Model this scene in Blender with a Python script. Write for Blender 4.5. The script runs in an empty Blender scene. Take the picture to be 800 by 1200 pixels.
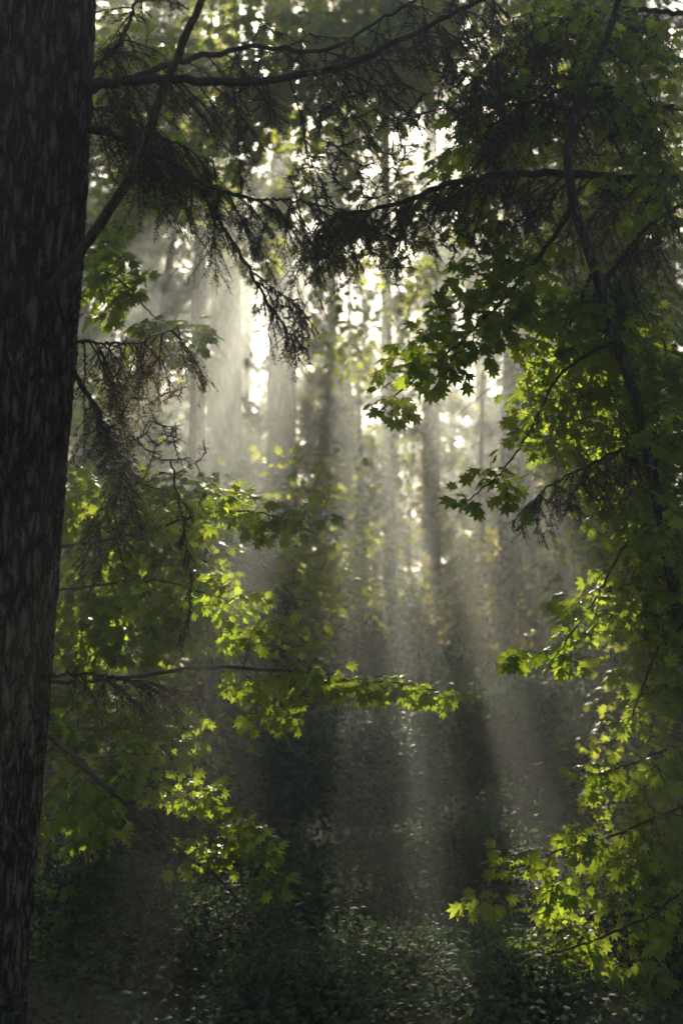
import bpy, math
import numpy as np

# ------------------------------------------------------------------ camera, sky, sun, exposure
SC = bpy.context.scene
COL = SC.collection
CAM_Z, PITCH, LENS = 1.6, math.radians(6.0), 50.0
FPX = LENS / 36.0 * 1200.0
CAM = np.array([0.0, 0.0, CAM_Z])
FWD = np.array([0, math.cos(PITCH), math.sin(PITCH)])
UPV = np.array([0, -math.sin(PITCH), math.cos(PITCH)])


def ray(px, py):
    return FWD + np.array([1.0, 0, 0]) * (px - 400) / FPX + UPV * (600 - py) / FPX


def W(px, py, Y):
    """the point of the place that lies Y metres ahead, seen at (px, py) of the 800x1200 photograph"""
    r = ray(px, py)
    return CAM + r * (Y / r[1])


cam_data = bpy.data.cameras.new('camera')
cam = bpy.data.objects.new('camera', cam_data)
COL.objects.link(cam)
cam.location = CAM
cam.rotation_euler = (math.radians(90) + PITCH, 0, 0)
cam_data.sensor_fit = 'VERTICAL'
cam_data.sensor_height = 36.0
cam_data.sensor_width = 24.0
cam_data.lens = LENS
cam_data.clip_start, cam_data.clip_end = 0.1, 1000
cam_data.dof.use_dof = True
cam_data.dof.focus_distance = 7.3
cam_data.dof.aperture_fstop = 1.8
SC.camera = cam

SUN = ray(410, 30)
SUN = SUN / np.linalg.norm(SUN)
SUN_EL = math.asin(SUN[2])
SUN_AZ = math.atan2(SUN[0], SUN[1])

world = bpy.data.worlds.new('World')
SC.world = world
world.use_nodes = True
wn = world.node_tree.nodes
wl = world.node_tree.links
sky = wn.new('ShaderNodeTexSky')
sky.sky_type = 'NISHITA'
sky.sun_disc = False
sky.sun_elevation = SUN_EL
sky.sun_rotation = SUN_AZ
sky.dust_density = 2.0
wl.new(sky.outputs[0], wn['Background'].inputs[0])
wn['Background'].inputs[1].default_value = 0.055

sd = bpy.data.lights.new('sun', 'SUN')
sd.energy = 5.0
sd.angle = math.radians(0.5)
sd.color = (1.0, 0.90, 0.71)
sun = bpy.data.objects.new('sun', sd)
COL.objects.link(sun)
from mathutils import Vector
sun.rotation_euler = Vector(SUN).to_track_quat('Z', 'Y').to_euler()
sun.location = SUN * 60

SC.view_settings.view_transform = 'Standard'
SC.view_settings.look = 'None'
SC.view_settings.gamma = 1.0
SC.view_settings.use_curve_mapping = False
SC.view_settings.exposure = 1.95

SC.render.engine = 'CYCLES'
cy = SC.cycles
cy.use_denoising = True
cy.max_bounces = 6
cy.diffuse_bounces = 3
cy.glossy_bounces = 1
cy.transmission_bounces = 3
cy.volume_bounces = 0
cy.caustics_reflective = cy.caustics_refractive = False
cy.sample_clamp_indirect = 4.0

HAZE_DENSITY = 0.0088
HAZE_G = 0.70

# ------------------------------------------------------------------ helpers


def unit(a):
    return a / np.maximum(np.linalg.norm(a, axis=-1, keepdims=True), 1e-9)


class Acc:
    """collects triangles for ONE mesh object"""

    def __init__(s):
        s.v, s.f, s.m, s.t, s.sm, s.n = [], [], [], [], [], 0

    def add(s, v, f, mat=0, tint=0.5, smooth=False):
        v = np.asarray(v, float).reshape(-1, 3)
        f = np.asarray(f, int).reshape(-1, 3)
        if not len(f):
            return
        s.v.append(v)
        s.f.append(f + s.n)
        s.n += len(v)
        s.m.append(np.full(len(f), mat, np.int32))
        s.sm.append(np.full(len(f), smooth, bool))
        s.t.append(np.broadcast_to(np.asarray(tint, float), (len(v),)).copy())

    def leaves(s, tm, pos, D, N, sc, mat=0, tint=None):
        if not len(pos):
            return
        tv, tf = tm
        D = unit(np.asarray(D, float))
        N = np.asarray(N, float)
        N = unit(N - (N * D).sum(1, keepdims=True) * D + 1e-6)
        X = np.cross(D, N)
        sc = np.broadcast_to(np.asarray(sc, float), (len(pos),))
        k = sc[:, None, None]
        v = pos[:, None] + k * (tv[None, :, 0:1] * X[:, None] + tv[None, :, 1:2] * D[:, None] + tv[None, :, 2:3] * N[:, None])
        f = tf[None] + (np.arange(len(pos)) * len(tv))[:, None, None]
        t = 0.5 if tint is None else np.repeat(tint, len(tv))
        s.add(v, f, mat, t)

    def tubes(s, paths, radii, k=4, mat=0, smooth=True):
        paths = np.asarray(paths, float)
        if paths.ndim == 2:
            paths = paths[None]
        n, m = paths.shape[:2]
        if n == 0:
            return
        radii = np.broadcast_to(np.asarray(radii, float), (n, m))
        T = unit(np.gradient(paths, axis=1))
        ref = np.zeros((n, 1, 3))
        mt = np.abs(unit(T.mean(1)))
        ax = np.argmin(mt, axis=1)
        ref[np.arange(n), 0, ax] = 1
        A = unit(np.cross(T, ref))
        B = np.cross(T, A)
        a = np.arange(k) / k * 2 * math.pi
        ring = np.cos(a)[None, None, :, None] * A[:, :, None] + np.sin(a)[None, None, :, None] * B[:, :, None]
        v = paths[:, :, None] + radii[:, :, None, None] * ring
        i = np.arange(m - 1)[:, None] * k + np.arange(k)[None]
        j = np.arange(m - 1)[:, None] * k + (np.arange(k)[None] + 1) % k
        f = np.concatenate([np.stack([i, j, j + k], -1).reshape(-1, 3), np.stack([i, j + k, i + k], -1).reshape(-1, 3)])
        F = f[None] + (np.arange(n) * m * k)[:, None, None]
        s.add(v, F, mat, 0.5, smooth)

    def build(s, name, mats, parent=None, origin=None):
        me = bpy.data.meshes.new(name)
        v = np.concatenate(s.v)
        f = np.concatenate(s.f)
        if origin is not None:
            v = v - origin
        me.vertices.add(len(v))
        me.vertices.foreach_set('co', v.astype(np.float32).ravel())
        me.loops.add(len(f) * 3)
        me.loops.foreach_set('vertex_index', f.astype(np.int32).ravel())
        me.polygons.add(len(f))
        me.polygons.foreach_set('loop_start', np.arange(0, len(f) * 3, 3, dtype=np.int32))
        me.polygons.foreach_set('material_index', np.concatenate(s.m))
        me.polygons.foreach_set('use_smooth', np.concatenate(s.sm))
        at = me.attributes.new('tint', 'FLOAT', 'POINT')
        at.data.foreach_set('value', np.concatenate(s.t).astype(np.float32))
        me.update(calc_edges=True)
        for m in (mats if isinstance(mats, (list, tuple)) else [mats]):
            me.materials.append(m)
        o = bpy.data.objects.new(name, me)
        COL.objects.link(o)
        if parent is not None:
            o.parent = parent
        elif origin is not None:
            o.location = origin
        return o


def thing(name, loc, label, cat, group=None):
    o = bpy.data.objects.new(name, None)
    COL.objects.link(o)
    o.location = loc
    o.empty_display_size = 0.2
    o['label'] = label
    o['category'] = cat
    if group:
        o['group'] = group
    return o


def put(acc, name, mats, root):
    return acc.build(name, mats, root, np.array(root.location))


def put_sub(acc, name, mats, part, root):
    return acc.build(name, mats, part, np.array(root.location))


# ------------------------------------------------------------------ materials


def new_mat(name):
    m = bpy.data.materials.new(name)
    m.use_nodes = True
    nt = m.node_tree
    nt.nodes.clear()
    return m, nt, nt.nodes, nt.links


def ramp(nodes, stops):
    r = nodes.new('ShaderNodeValToRGB')
    e = r.color_ramp.elements
    while len(e) < len(stops):
        e.new(0.5)
    for k, (p, c) in enumerate(stops):
        e[k].position = p
        e[k].color = (*c, 1)
    return r


def leaf_mat(name, d0, d1, t0, t1, tw=0.5, rough=0.45, spec=0.35, patch=0.0):
    """thin leaf: reflecting upper side, light coming through the blade; colour varies leaf by leaf"""
    m, nt, n, l = new_mat(name)
    at = n.new('ShaderNodeAttribute')
    at.attribute_name = 'tint'
    rd = ramp(n, [(0, d0), (1, d1)])
    rt = ramp(n, [(0, t0), (1, t1)])
    l.new(at.outputs['Fac'], rd.inputs[0])
    l.new(at.outputs['Fac'], rt.inputs[0])
    b = n.new('ShaderNodeBsdfPrincipled')
    b.inputs['Roughness'].default_value = rough
    b.inputs['Specular IOR Level'].default_value = spec
    tr = n.new('ShaderNodeBsdfTranslucent')
    l.new(rd.outputs[0], b.inputs['Base Color'])
    l.new(rt.outputs[0], tr.inputs[0])
    mx = n.new('ShaderNodeMixShader')
    mx.inputs[0].default_value = tw
    l.new(b.outputs[0], mx.inputs[1])
    l.new(tr.outputs[0], mx.inputs[2])
    o = n.new('ShaderNodeOutputMaterial')
    l.new(mx.outputs[0], o.inputs[0])
    return m


def bark_mat(name, dark, mid, light, scale=22.0, stretch=0.16, bump=0.9, moss=None):
    m, nt, n, l = new_mat(name)
    tc = n.new('ShaderNodeTexCoord')
    mp = n.new('ShaderNodeMapping')
    mp.inputs['Scale'].default_value = (1, 1, stretch)
    l.new(tc.outputs['Object'], mp.inputs[0])
    no = n.new('ShaderNodeTexNoise')
    no.inputs['Scale'].default_value = scale * 0.7
    no.inputs['Detail'].default_value = 5
    l.new(mp.outputs[0], no.inputs[0])
    mixv = n.new('ShaderNodeMix')
    mixv.data_type = 'VECTOR'
    mixv.inputs[0].default_value = 0.09
    l.new(mp.outputs[0], mixv.inputs[4])
    l.new(no.outputs['Color'], mixv.inputs[5])
    vo = n.new('ShaderNodeTexVoronoi')
    vo.feature = 'DISTANCE_TO_EDGE'
    vo.inputs['Scale'].default_value = scale
    l.new(mixv.outputs[1], vo.inputs[0])
    fine = n.new('ShaderNodeTexNoise')
    fine.inputs['Scale'].default_value = scale * 4
    fine.inputs['Detail'].default_value = 6
    l.new(mp.outputs[0], fine.inputs[0])
    r = ramp(n, [(0.0, dark), (0.12, dark), (0.35, mid), (1.0, light)])
    ad = n.new('ShaderNodeMath')
    ad.operation = 'MULTIPLY_ADD'
    ad.inputs[1].default_value = 2.0
    vo2 = n.new('ShaderNodeTexVoronoi')
    vo2.feature = 'DISTANCE_TO_EDGE'
    vo2.inputs['Scale'].default_value = scale * 2.7
    l.new(mixv.outputs[1], vo2.inputs[0])
    pl = n.new('ShaderNodeMath')
    pl.operation = 'MULTIPLY_ADD'
    pl.inputs[1].default_value = 0.25
    l.new(vo2.outputs['Distance'], pl.inputs[0])
    l.new(vo.outputs['Distance'], pl.inputs[2])
    l.new(pl.outputs[0], ad.inputs[0])
    sb = n.new('ShaderNodeMath')
    sb.operation = 'MULTIPLY_ADD'
    sb.inputs[1].default_value = 0.7
    sb.inputs[2].default_value = -0.38
    l.new(fine.outputs[0], sb.inputs[0])
    l.new(sb.outputs[0], ad.inputs[2])
    l.new(ad.outputs[0], r.inputs[0])
    col = r.outputs[0]
    if moss:
        big = n.new('ShaderNodeTexNoise')
        big.inputs['Scale'].default_value = 2.5
        big.inputs['Detail'].default_value = 6
        l.new(tc.outputs['Object'], big.inputs[0])
        rm = ramp(n, [(0.48, (0, 0, 0)), (0.62, (1, 1, 1))])
        l.new(big.outputs[0], rm.inputs[0])
        mc = n.new('ShaderNodeMix')
        mc.data_type = 'RGBA'
        l.new(rm.outputs[0], mc.inputs[0])
        l.new(col, mc.inputs[6])
        mc.inputs[7].default_value = (*moss, 1)
        col = mc.outputs[2]
    b = n.new('ShaderNodeBsdfPrincipled')
    b.inputs['Roughness'].default_value = 0.9
    b.inputs['Specular IOR Level'].default_value = 0.2
    l.new(col, b.inputs['Base Color'])
    bp = n.new('ShaderNodeBump')
    bp.inputs['Strength'].default_value = bump
    bp.inputs['Distance'].default_value = 0.05
    l.new(ad.outputs[0], bp.inputs['Height'])
    l.new(bp.outputs[0], b.inputs['Normal'])
    o = n.new('ShaderNodeOutputMaterial')
    l.new(b.outputs[0], o.inputs[0])
    return m


MAPLE = leaf_mat('maple_leaf', (0.030, 0.060, 0.012), (0.075, 0.115, 0.020), (0.20, 0.31, 0.012), (0.50, 0.57, 0.05), 0.62, 0.42, 0.4)
MAPLE_FAR = leaf_mat('maple_leaf_far', (0.030, 0.060, 0.015), (0.075, 0.11, 0.025), (0.24, 0.32, 0.02), (0.54, 0.54, 0.06), 0.6, 0.5, 0.3)
GOLD = leaf_mat('sunlit_gold_leaf', (0.040, 0.055, 0.018), (0.105, 0.105, 0.035), (0.30, 0.28, 0.03), (0.62, 0.47, 0.10), 0.6, 0.5, 0.3)  # golden sunlight painted into the leaf colour of the central thicket
NEEDLE = leaf_mat('hemlock_needle', (0.010, 0.017, 0.008), (0.032, 0.042, 0.018), (0.04, 0.055, 0.015), (0.13, 0.12, 0.05), 0.3, 0.45, 0.4)
BUDS = leaf_mat('dry_twig_bud', (0.04, 0.035, 0.022), (0.13, 0.105, 0.065), (0.10, 0.08, 0.04), (0.36, 0.28, 0.15), 0.45, 0.5, 0.3)
FAR_NEEDLE = leaf_mat('conifer_spray', (0.020, 0.038, 0.020), (0.055, 0.080, 0.036), (0.04, 0.065, 0.02), (0.15, 0.16, 0.05), 0.35, 0.5, 0.3)
IVY = leaf_mat('ivy_leaf', (0.025, 0.045, 0.016), (0.075, 0.085, 0.028), (0.08, 0.11, 0.02), (0.54, 0.42, 0.11), 0.5, 0.4, 0.4)
SHRUB = leaf_mat('shrub_leaf', (0.022, 0.046, 0.024), (0.055, 0.090, 0.046), (0.05, 0.09, 0.03), (0.12, 0.17, 0.05), 0.3, 0.7, 0.08)
SUNLIT_LICHEN = leaf_mat('sunlit_lichen_spray', (0.06, 0.065, 0.03), (0.15, 0.13, 0.06), (0.18, 0.15, 0.04), (0.56, 0.41, 0.13), 0.5, 0.5, 0.3)  # lichen-draped sprays with the sun's gold painted into their colour
MOUND = leaf_mat('skylit_shrub_leaf', (0.040, 0.072, 0.050), (0.085, 0.130, 0.092), (0.06, 0.10, 0.05), (0.12, 0.17, 0.08), 0.25, 0.6, 0.15)  # paler, bluer copy of the shrub leaf, sky light put into its colour
BARK = bark_mat('fir_bark', (0.008, 0.006, 0.005), (0.090, 0.066, 0.049), (0.30, 0.245, 0.195), 26, 0.24, 1.0)
BARK_FAR = bark_mat('conifer_bark', (0.03, 0.024, 0.02), (0.085, 0.07, 0.058), (0.19, 0.165, 0.14), 14, 0.2, 0.7)
BARK_GREY = bark_mat('alder_bark', (0.10, 0.092, 0.08), (0.26, 0.245, 0.22), (0.42, 0.40, 0.37), 9, 0.9, 0.3)
BARK_MAPLE = bark_mat('maple_bark', (0.03, 0.026, 0.02), (0.075, 0.064, 0.05), (0.14, 0.125, 0.10), 30, 0.3, 0.5, (0.035, 0.05, 0.016))
TWIG = bark_mat('twig_bark', (0.025, 0.019, 0.015), (0.055, 0.043, 0.034), (0.09, 0.075, 0.06), 60, 0.5, 0.3)
DEADWOOD = bark_mat('dead_wood', (0.04, 0.03, 0.022), (0.09, 0.07, 0.05), (0.16, 0.12, 0.085), 40, 0.15, 0.4)


def ground_material():
    m, nt, n, l = new_mat('forest_floor')
    tc = n.new('ShaderNodeTexCoord')
    a = n.new('ShaderNodeTexNoise')
    a.inputs['Scale'].default_value = 3.0
    a.inputs['Detail'].default_value = 8
    l.new(tc.outputs['Object'], a.inputs[0])
    r = ramp(n, [(0.3, (0.030, 0.022, 0.015)), (0.5, (0.055, 0.042, 0.026)), (0.7, (0.035, 0.045, 0.018))])
    l.new(a.outputs[0], r.inputs[0])
    b = n.new('ShaderNodeBsdfPrincipled')
    b.inputs['Roughness'].default_value = 0.95
    l.new(r.outputs[0], b.inputs['Base Color'])
    bp = n.new('ShaderNodeBump')
    bp.inputs['Strength'].default_value = 0.8
    bp.inputs['Distance'].default_value = 0.05
    f = n.new('ShaderNodeTexNoise')
    f.inputs['Scale'].default_value = 25
    f.inputs['Detail'].default_value = 8
    l.new(tc.outputs['Object'], f.inputs[0])
    l.new(f.outputs[0], bp.inputs['Height'])
    l.new(bp.outputs[0], b.inputs['Normal'])
    o = n.new('ShaderNodeOutputMaterial')
    l.new(b.outputs[0], o.inputs[0])
    return m


GROUND = ground_material()

# ------------------------------------------------------------------ leaf shapes (length 1, stalk at the origin, tip along +y)


def maple_template(fine=True):
    c = np.array([0.0, 0.38])
    lobes = [(-126, 0.36), (-84, 0.53), (-42, 0.61), (0, 0.63), (42, 0.61), (84, 0.53), (126, 0.36)]
    pts = [(0.0, 0.02)]
    sinus = [(-105, 0.25), (-63, 0.30), (-21, 0.33), (21, 0.33), (63, 0.30), (105, 0.25)]
    for k, (a, r) in enumerate(lobes):
        seq = [(a - 11, r * 0.70), (a - 4, r * 0.80), (a, r), (a + 4, r * 0.80), (a + 11, r * 0.70)] if fine else [(a, r)]
        for b, q in seq:
            t = math.radians(b)
            pts.append((c[0] + q * math.sin(t), c[1] + q * math.cos(t)))
        if k < 6:
            t = math.radians(sinus[k][0])
            pts.append((c[0] + sinus[k][1] * math.sin(t), c[1] + sinus[k][1] * math.cos(t)))
    pts = np.array(pts)
    r = np.linalg.norm(pts - c, axis=1)
    z = -0.35 * r ** 2
    z[0] = -0.02
    if fine:
        z += 0.02 * np.cos(np.arange(len(pts)) * 2.1)
    v = np.vstack([np.column_stack([pts, z]), [[c[0], c[1], 0.03]]])
    n = len(pts)
    f = [(n, (k + 1) % n, k) for k in range(n)]
    return v, np.array(f)


def oval_template():
    v = np.array([[0, 0, 0], [0.22, 0.35, 0.05], [0.2, 0.65, 0.05], [0, 1, -0.06], [-0.2, 0.65, 0.05], [-0.22, 0.35, 0.05]], float)
    return v, np.array([(0, 1, 5), (1, 2, 5), (2, 4, 5), (2, 3, 4)])


def needle_template():
    v = np.array([[0, 0, 0], [0.12, 0.45, 0], [0, 1, 0], [-0.12, 0.45, 0]], float)
    return v, np.array([(0, 1, 3), (1, 2, 3)])


def feather_template(rng, n=9):
    """a conifer spray: needled side twigs along a drooping axis"""
    v, f = [], []
    for k in range(n):
        s = (k + 0.5) / n
        side = -1 if k % 2 else 1
        L = 0.42 * (1 - 0.6 * s) + 0.06
        b = np.array([0, s * 0.9, -0.12 * s * s])
        d = np.array([side * 0.75, 0.62, -0.25 - 0.2 * rng.random()])
        if k == n - 1:
            d = np.array([0.05, 1, -0.3])
        w = np.array([0.5, -0.6 * side, 0.1]) * 0.075
        i = len(v)
        v += [b - w, b + w, b + d * L + w * 0.25, b + d * L * 1.1]
        f += [(i, i + 1, i + 2), (i, i + 2, i + 3)]
    return np.array(v), np.array(f)


R0 = np.random.default_rng(7)
MLEAF, MLEAF_LO, OVAL, NDL = maple_template(True), maple_template(False), oval_template(), needle_template()
FEATHER = feather_template(R0, 9)
FEATHER_LO = feather_template(R0, 5)

# ------------------------------------------------------------------ gaps in the canopy: lines along which sunlight comes through
TUBES = []   # (lower end, radius, start of the clear stretch in metres up the line)


def gap(px, py, Y, r_px, start=0.3):
    p = W(px, py, Y)
    TUBES.append((p, r_px / FPX * Y + 0.01, start))


# open shafts of light in the air
for a in [(216, 620, 14.5, 31), (219, 545, 14.5, 29), (224, 470, 14.5, 26), (325, 600, 13, 21), (327, 525, 13, 20), (330, 450, 13, 18), (481, 790, 12, 18), (480, 725, 12, 18), (479, 660, 12, 17), (478, 590, 12, 15),
          (596, 910, 11.5, 19), (592, 845, 11.5, 18), (588, 780, 11.5, 16), (692, 900, 12, 26), (690, 840, 12, 25), (688, 780, 12, 24), (686, 715, 12, 23),  (411, 860, 12, 10), (411, 790, 12, 12), (411, 720, 12, 12), (250, 560, 18, 14)]:
    gap(*a)
# shafts that land on leaves which stand lit
for a in [(268, 588, 7.6, 34), (243, 676, 7.6, 20), (262, 700, 7.6, 24), (285, 808, 7.4, 20), (330, 845, 7.4, 10), (400, 790, 7.4, 18),
          (470, 800, 7.4, 22), (525, 815, 7.4, 26), (160, 890, 7.0, 18), (215, 935, 7.0, 30), (650, 768, 6.8, 34), (700, 720, 6.8, 38),
          (740, 845, 6.9, 20), (700, 910, 6.7, 14), (670, 985, 6.6, 14), (568, 1143, 6.6, 20), (608, 770, 6.8, 14),
          (345, 395, 7.0, 34), (180, 455, 6.6, 40), (150, 470, 6.6, 20), (650, 500, 8.0, 26), (610, 460, 8.0, 24), (105, 610, 8.5, 22),
          (185, 620, 8.5, 14), (125, 330, 9.0, 26), (200, 395, 9.0, 22), (730, 590, 8.0, 22), (470, 440, 7.2, 8), 
          (610, 1005, 6.6, 12), (205, 810, 6.9, 22)]:
    gap(a[0], a[1], a[2], a[3] * 0.72)
# sunlit patches of the maple crowns up in the canopy
for a in [(280, 80, 17, 56), (190, 60, 17, 56), (180, 160, 17, 46), (340, 175, 17, 36), (440, 300, 18.5, 30), (560, 250, 18.5, 34), (610, 70, 18.5, 50), (690, 430, 14, 34), (690, 110, 14, 60), (740, 240, 14, 50), (250, 230, 17, 26), (330, 290, 17, 24),
          (250, 30, 17, 30), (640, 300, 14, 24), (130, 610, 15, 44), (200, 720, 14.5, 34), (220, 650, 15, 20), (110, 740, 14.5, 20), (480, 330, 20, 30), (150, 660, 10, 44), (215, 725, 10, 42), (110, 590, 9.2, 34), (230, 640, 10.2, 34), (95, 720, 9.8, 30), (160, 740, 10, 28), (120, 850, 11.8, 30), (655, 430, 8, 44), (700, 520, 8, 40), (640, 560, 8, 24), (740, 400, 8.1, 30), (420, 400, 20, 24), (330, 560, 13.5, 14)]:
    gap(*a, 0.8)
# open patches in the far canopy behind the light
for a in [(500, 600, 25, 28), (500, 690, 25, 24), (480, 560, 31, 26), (580, 620, 25, 22), (443, 680, 22, 14), (580, 540, 25, 22), (455, 700, 26, 22), (412, 690, 26, 14), (505, 720, 27, 22), (620, 640, 16.0, 22), (560, 800, 15.5, 14), (530, 620, 28, 20),
          (620, 120, 20.0, 20)]:
    gap(*a)


# broad openings that let the sun onto the golden foliage far back
for a in [(548, 540, 24, 28, 1.6), (566, 640, 24, 24, 1.6), (446, 640, 22, 30, 1.2), (498, 520, 27.4, 24, 0.7), (618, 640, 16, 22, 0.6), (610, 740, 16, 18, 0.6), (545, 780, 20, 20, 1.0)]:
    gap(*a)

# flecks of sun scattered over the thicket
for a in [(430, 690, 21.8, 12, .3), (455, 600, 24, 14, .3), (470, 720, 21.8, 14, .3), (498, 640, 25, 20, .4), (515, 720, 20.8, 16, .3), (540, 620, 19.8, 16, .3), (560, 700, 19.8, 18, .3),
          (582, 640, 19.8, 16, .3), (600, 560, 19.5, 18, .3), (612, 690, 19.3, 16, .3), (630, 600, 19, 18, .3), (590, 760, 19.5, 12, .3), (535, 790, 20.5, 12, .3), (360, 660, 19, 10, .3),
          (300, 640, 19.8, 12, .3), (490, 480, 30, 24, .5), (540, 500, 30, 24, .5), (445, 500, 30, 18, .5), (650, 520, 19, 16, .3), (410, 560, 22, 14, .3)]:
    gap(*a)

# openings in the far crowns where the sky shows between the trees
SKY_GAPS = [(525, 130, 34, 52), (330, 165, 26, 30), (404, 340, 18, 30), (305, 400, 14, 34), (562, 448, 24, 26), (450, 400, 16, 26), (535, 240, 26, 26),
            (430, 290, 26, 20), (585, 350, 18, 22), (650, 60, 14, 24), (700, 350, 12, 12)]


def open_sky(rng, p):
    d = p - CAM
    z = d @ FWD
    px = 400 + FPX * d[:, 0] / z
    py = 600 - FPX * (d @ UPV) / z
    w = np.zeros(len(p))
    for cx, cy_, rx, ry in SKY_GAPS:
        w = np.maximum(w, 1.35 - ((px - cx) / rx) ** 2 - ((py - cy_) / ry) ** 2 + 0.5 * np.sin(px * 0.23 + py * 0.11) * np.sin(py * 0.19 - px * 0.07))
    # scattered pinholes high in the canopy
    sp = np.sin(px * 0.21 + 1.7 * np.sin(py * 0.07)) * np.sin(py * 0.19 + 2.1 * np.sin(px * 0.05)) + 0.6 * np.sin(px * 0.47 - py * 0.33) * np.sin(py * 0.41 + px * 0.13)
    hi = np.clip((470 - py) / 250, 0, 1) * np.clip((px - 90) / 80, 0, 1) * np.clip((np.hypot(px - 410, py - 30) - 45) / 40, 0, 1)
    w = np.maximum(w, hi * np.clip((sp - 0.8) * 4, 0, 1.0))
    return (p[:, 1] < 16) | (rng.random(len(p)) > np.clip(w, 0, 0.88))


def keep(rng, p, jit=0.35, margin=0.0):
    """leaves that would grow in a gap are not there"""
    ok = np.ones(len(p), bool)
    for q, r, st in TUBES:
        d = p - q
        t = d @ SUN
        e = np.linalg.norm(d - t[:, None] * SUN, axis=1)
        ok &= ~((t > st) & (e < margin + r * (1 + jit * rng.standard_normal(len(p)) * 0.5)))
    return ok


# ------------------------------------------------------------------ ground
def gz(x, y):
    x, y = np.asarray(x, float), np.asarray(y, float)
    s = np.clip(y - 9, 0, 50)
    return 0.085 * s + 0.0004 * s * s + 0.12 * np.sin(x * 0.9 + 1) * np.sin(y * 0.7) + 0.05 * np.sin(x * 2.3) * np.cos(y * 1.9)


nx, ny = 121, 141
gx, gy = np.meshgrid(np.linspace(-60, 60, nx), np.linspace(-40, 100, ny))
g = Acc()
i = (np.arange(ny - 1)[:, None] * nx + np.arange(nx - 1)[None]).ravel()
g.add(np.column_stack([gx.ravel(), gy.ravel(), gz(gx, gy).ravel()]),
      np.concatenate([np.stack([i, i + 1, i + nx + 1], 1), np.stack([i, i + nx + 1, i + nx], 1)]), smooth=True)
o = g.build('ground', GROUND)
o['kind'] = 'structure'

# haze: one closed box of even thin air round the scene
hz = Acc()
X0, X1, Y0, Y1, Z0, Z1 = -62, 62, -42, 102, -1.6, 25.0
c = np.array([[x, y, z] for z in (Z0, Z1) for y in (Y0, Y1) for x in (X0, X1)], float)
q = [(0, 2, 3, 1), (4, 5, 7, 6), (0, 1, 5, 4), (2, 6, 7, 3), (0, 4, 6, 2), (1, 3, 7, 5)]
hz.add(c, [t for a, b, d, e in q for t in ((a, b, d), (a, d, e))])
hm, nt, n, l = new_mat('haze_air')
pv = n.new('ShaderNodeVolumePrincipled')
pv.inputs['Color'].default_value = (0.92, 0.95, 0.90, 1)
pv.inputs['Density'].default_value = HAZE_DENSITY
pv.inputs['Anisotropy'].default_value = HAZE_G
ho = n.new('ShaderNodeOutputMaterial')
l.new(pv.outputs[0], ho.inputs['Volume'])
o = hz.build('haze', hm)
o['kind'] = 'stuff'

# ------------------------------------------------------------------ trees


def spline(pts, m):
    """smooth curve of m points through pts"""
    pts = np.asarray(pts, float)
    n = len(pts)
    if n == 2:
        t = np.linspace(0, 1, m)[:, None]
        return pts[0] * (1 - t) + pts[1] * t
    ext = np.vstack([2 * pts[0] - pts[1], pts, 2 * pts[-1] - pts[-2]])
    u = np.linspace(0, n - 1 - 1e-6, m)
    k = u.astype(int)
    t = (u - k)[:, None]
    p0, p1, p2, p3 = ext[k], ext[k + 1], ext[k + 2], ext[k + 3]
    return 0.5 * (2 * p1 + (p2 - p0) * t + (2 * p0 - 5 * p1 + 4 * p2 - p3) * t ** 2 + (3 * p1 - p0 - 3 * p2 + p3) * t ** 3)


def trunk_mesh(rng, path, r0, r1, k=20, m=60, rough=0.04, flare=0.35, furrow=0):
    p = spline(path, m)
    u = np.linspace(0, 1, m)
    rad = r0 * (1 - u) + r1 * u
    h = np.linalg.norm(np.gradient(p, axis=0), axis=1).cumsum()
    rad = rad * (1 + flare * np.exp(-h / 0.35))
    a = np.arange(k) / k * 2 * math.pi
    T = unit(np.gradient(p, axis=0))
    A = unit(np.cross(T, np.array([0, 1.0, 0])))
    B = np.cross(T, A)
    bumpy = np.zeros((m, k))
    for q in range(7):
        fa, fz, ph = rng.integers(2, 9), rng.uniform(0.6, 5), rng.uniform(0, 6.28)
        bumpy += np.sin(fa * a[None] + ph + fz * h[:, None]) / 7
    rr = rad[:, None] * (1 + rough * 2 * bumpy)
    if furrow:
        gph = np.cumsum(rng.normal(0, 0.10, (m, 1)), 0) + 0.8 * np.sin(3 * a)[None]
        rid = np.abs(np.sin(13 * a[None] + gph * 2 + 1.3 * np.sin(h[:, None] * 4 + 5 * a[None])))
        rid2 = np.abs(np.sin(21 * a[None] - gph * 3 + np.sin(h[:, None] * 9 - 4 * a[None])))
        brk = 0.55 + 0.45 * np.sin(h[:, None] * 17 + 6 * np.sin(7 * a[None] + h[:, None] * 2)) * np.sin(h[:, None] * 9.3 + 5 * np.sin(11 * a[None] - h[:, None]))
        rr += furrow * (0.6 * rid * brk + 0.4 * rid2 - 0.4) + rng.normal(0, furrow * 0.05, (m, k))
    v = p[:, None] + rr[:, :, None] * (np.cos(a)[None, :, None] * A[:, None] + np.sin(a)[None, :, None] * B[:, None])
    i = np.arange(m - 1)[:, None] * k + np.arange(k)[None]
    j = np.arange(m - 1)[:, None] * k + (np.arange(k)[None] + 1) % k
    f = np.concatenate([np.stack([i, j, j + k], -1).reshape(-1, 3), np.stack([i, j + k, i + k], -1).reshape(-1, 3)])
    return v.reshape(-1, 3), f, p, rad


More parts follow.
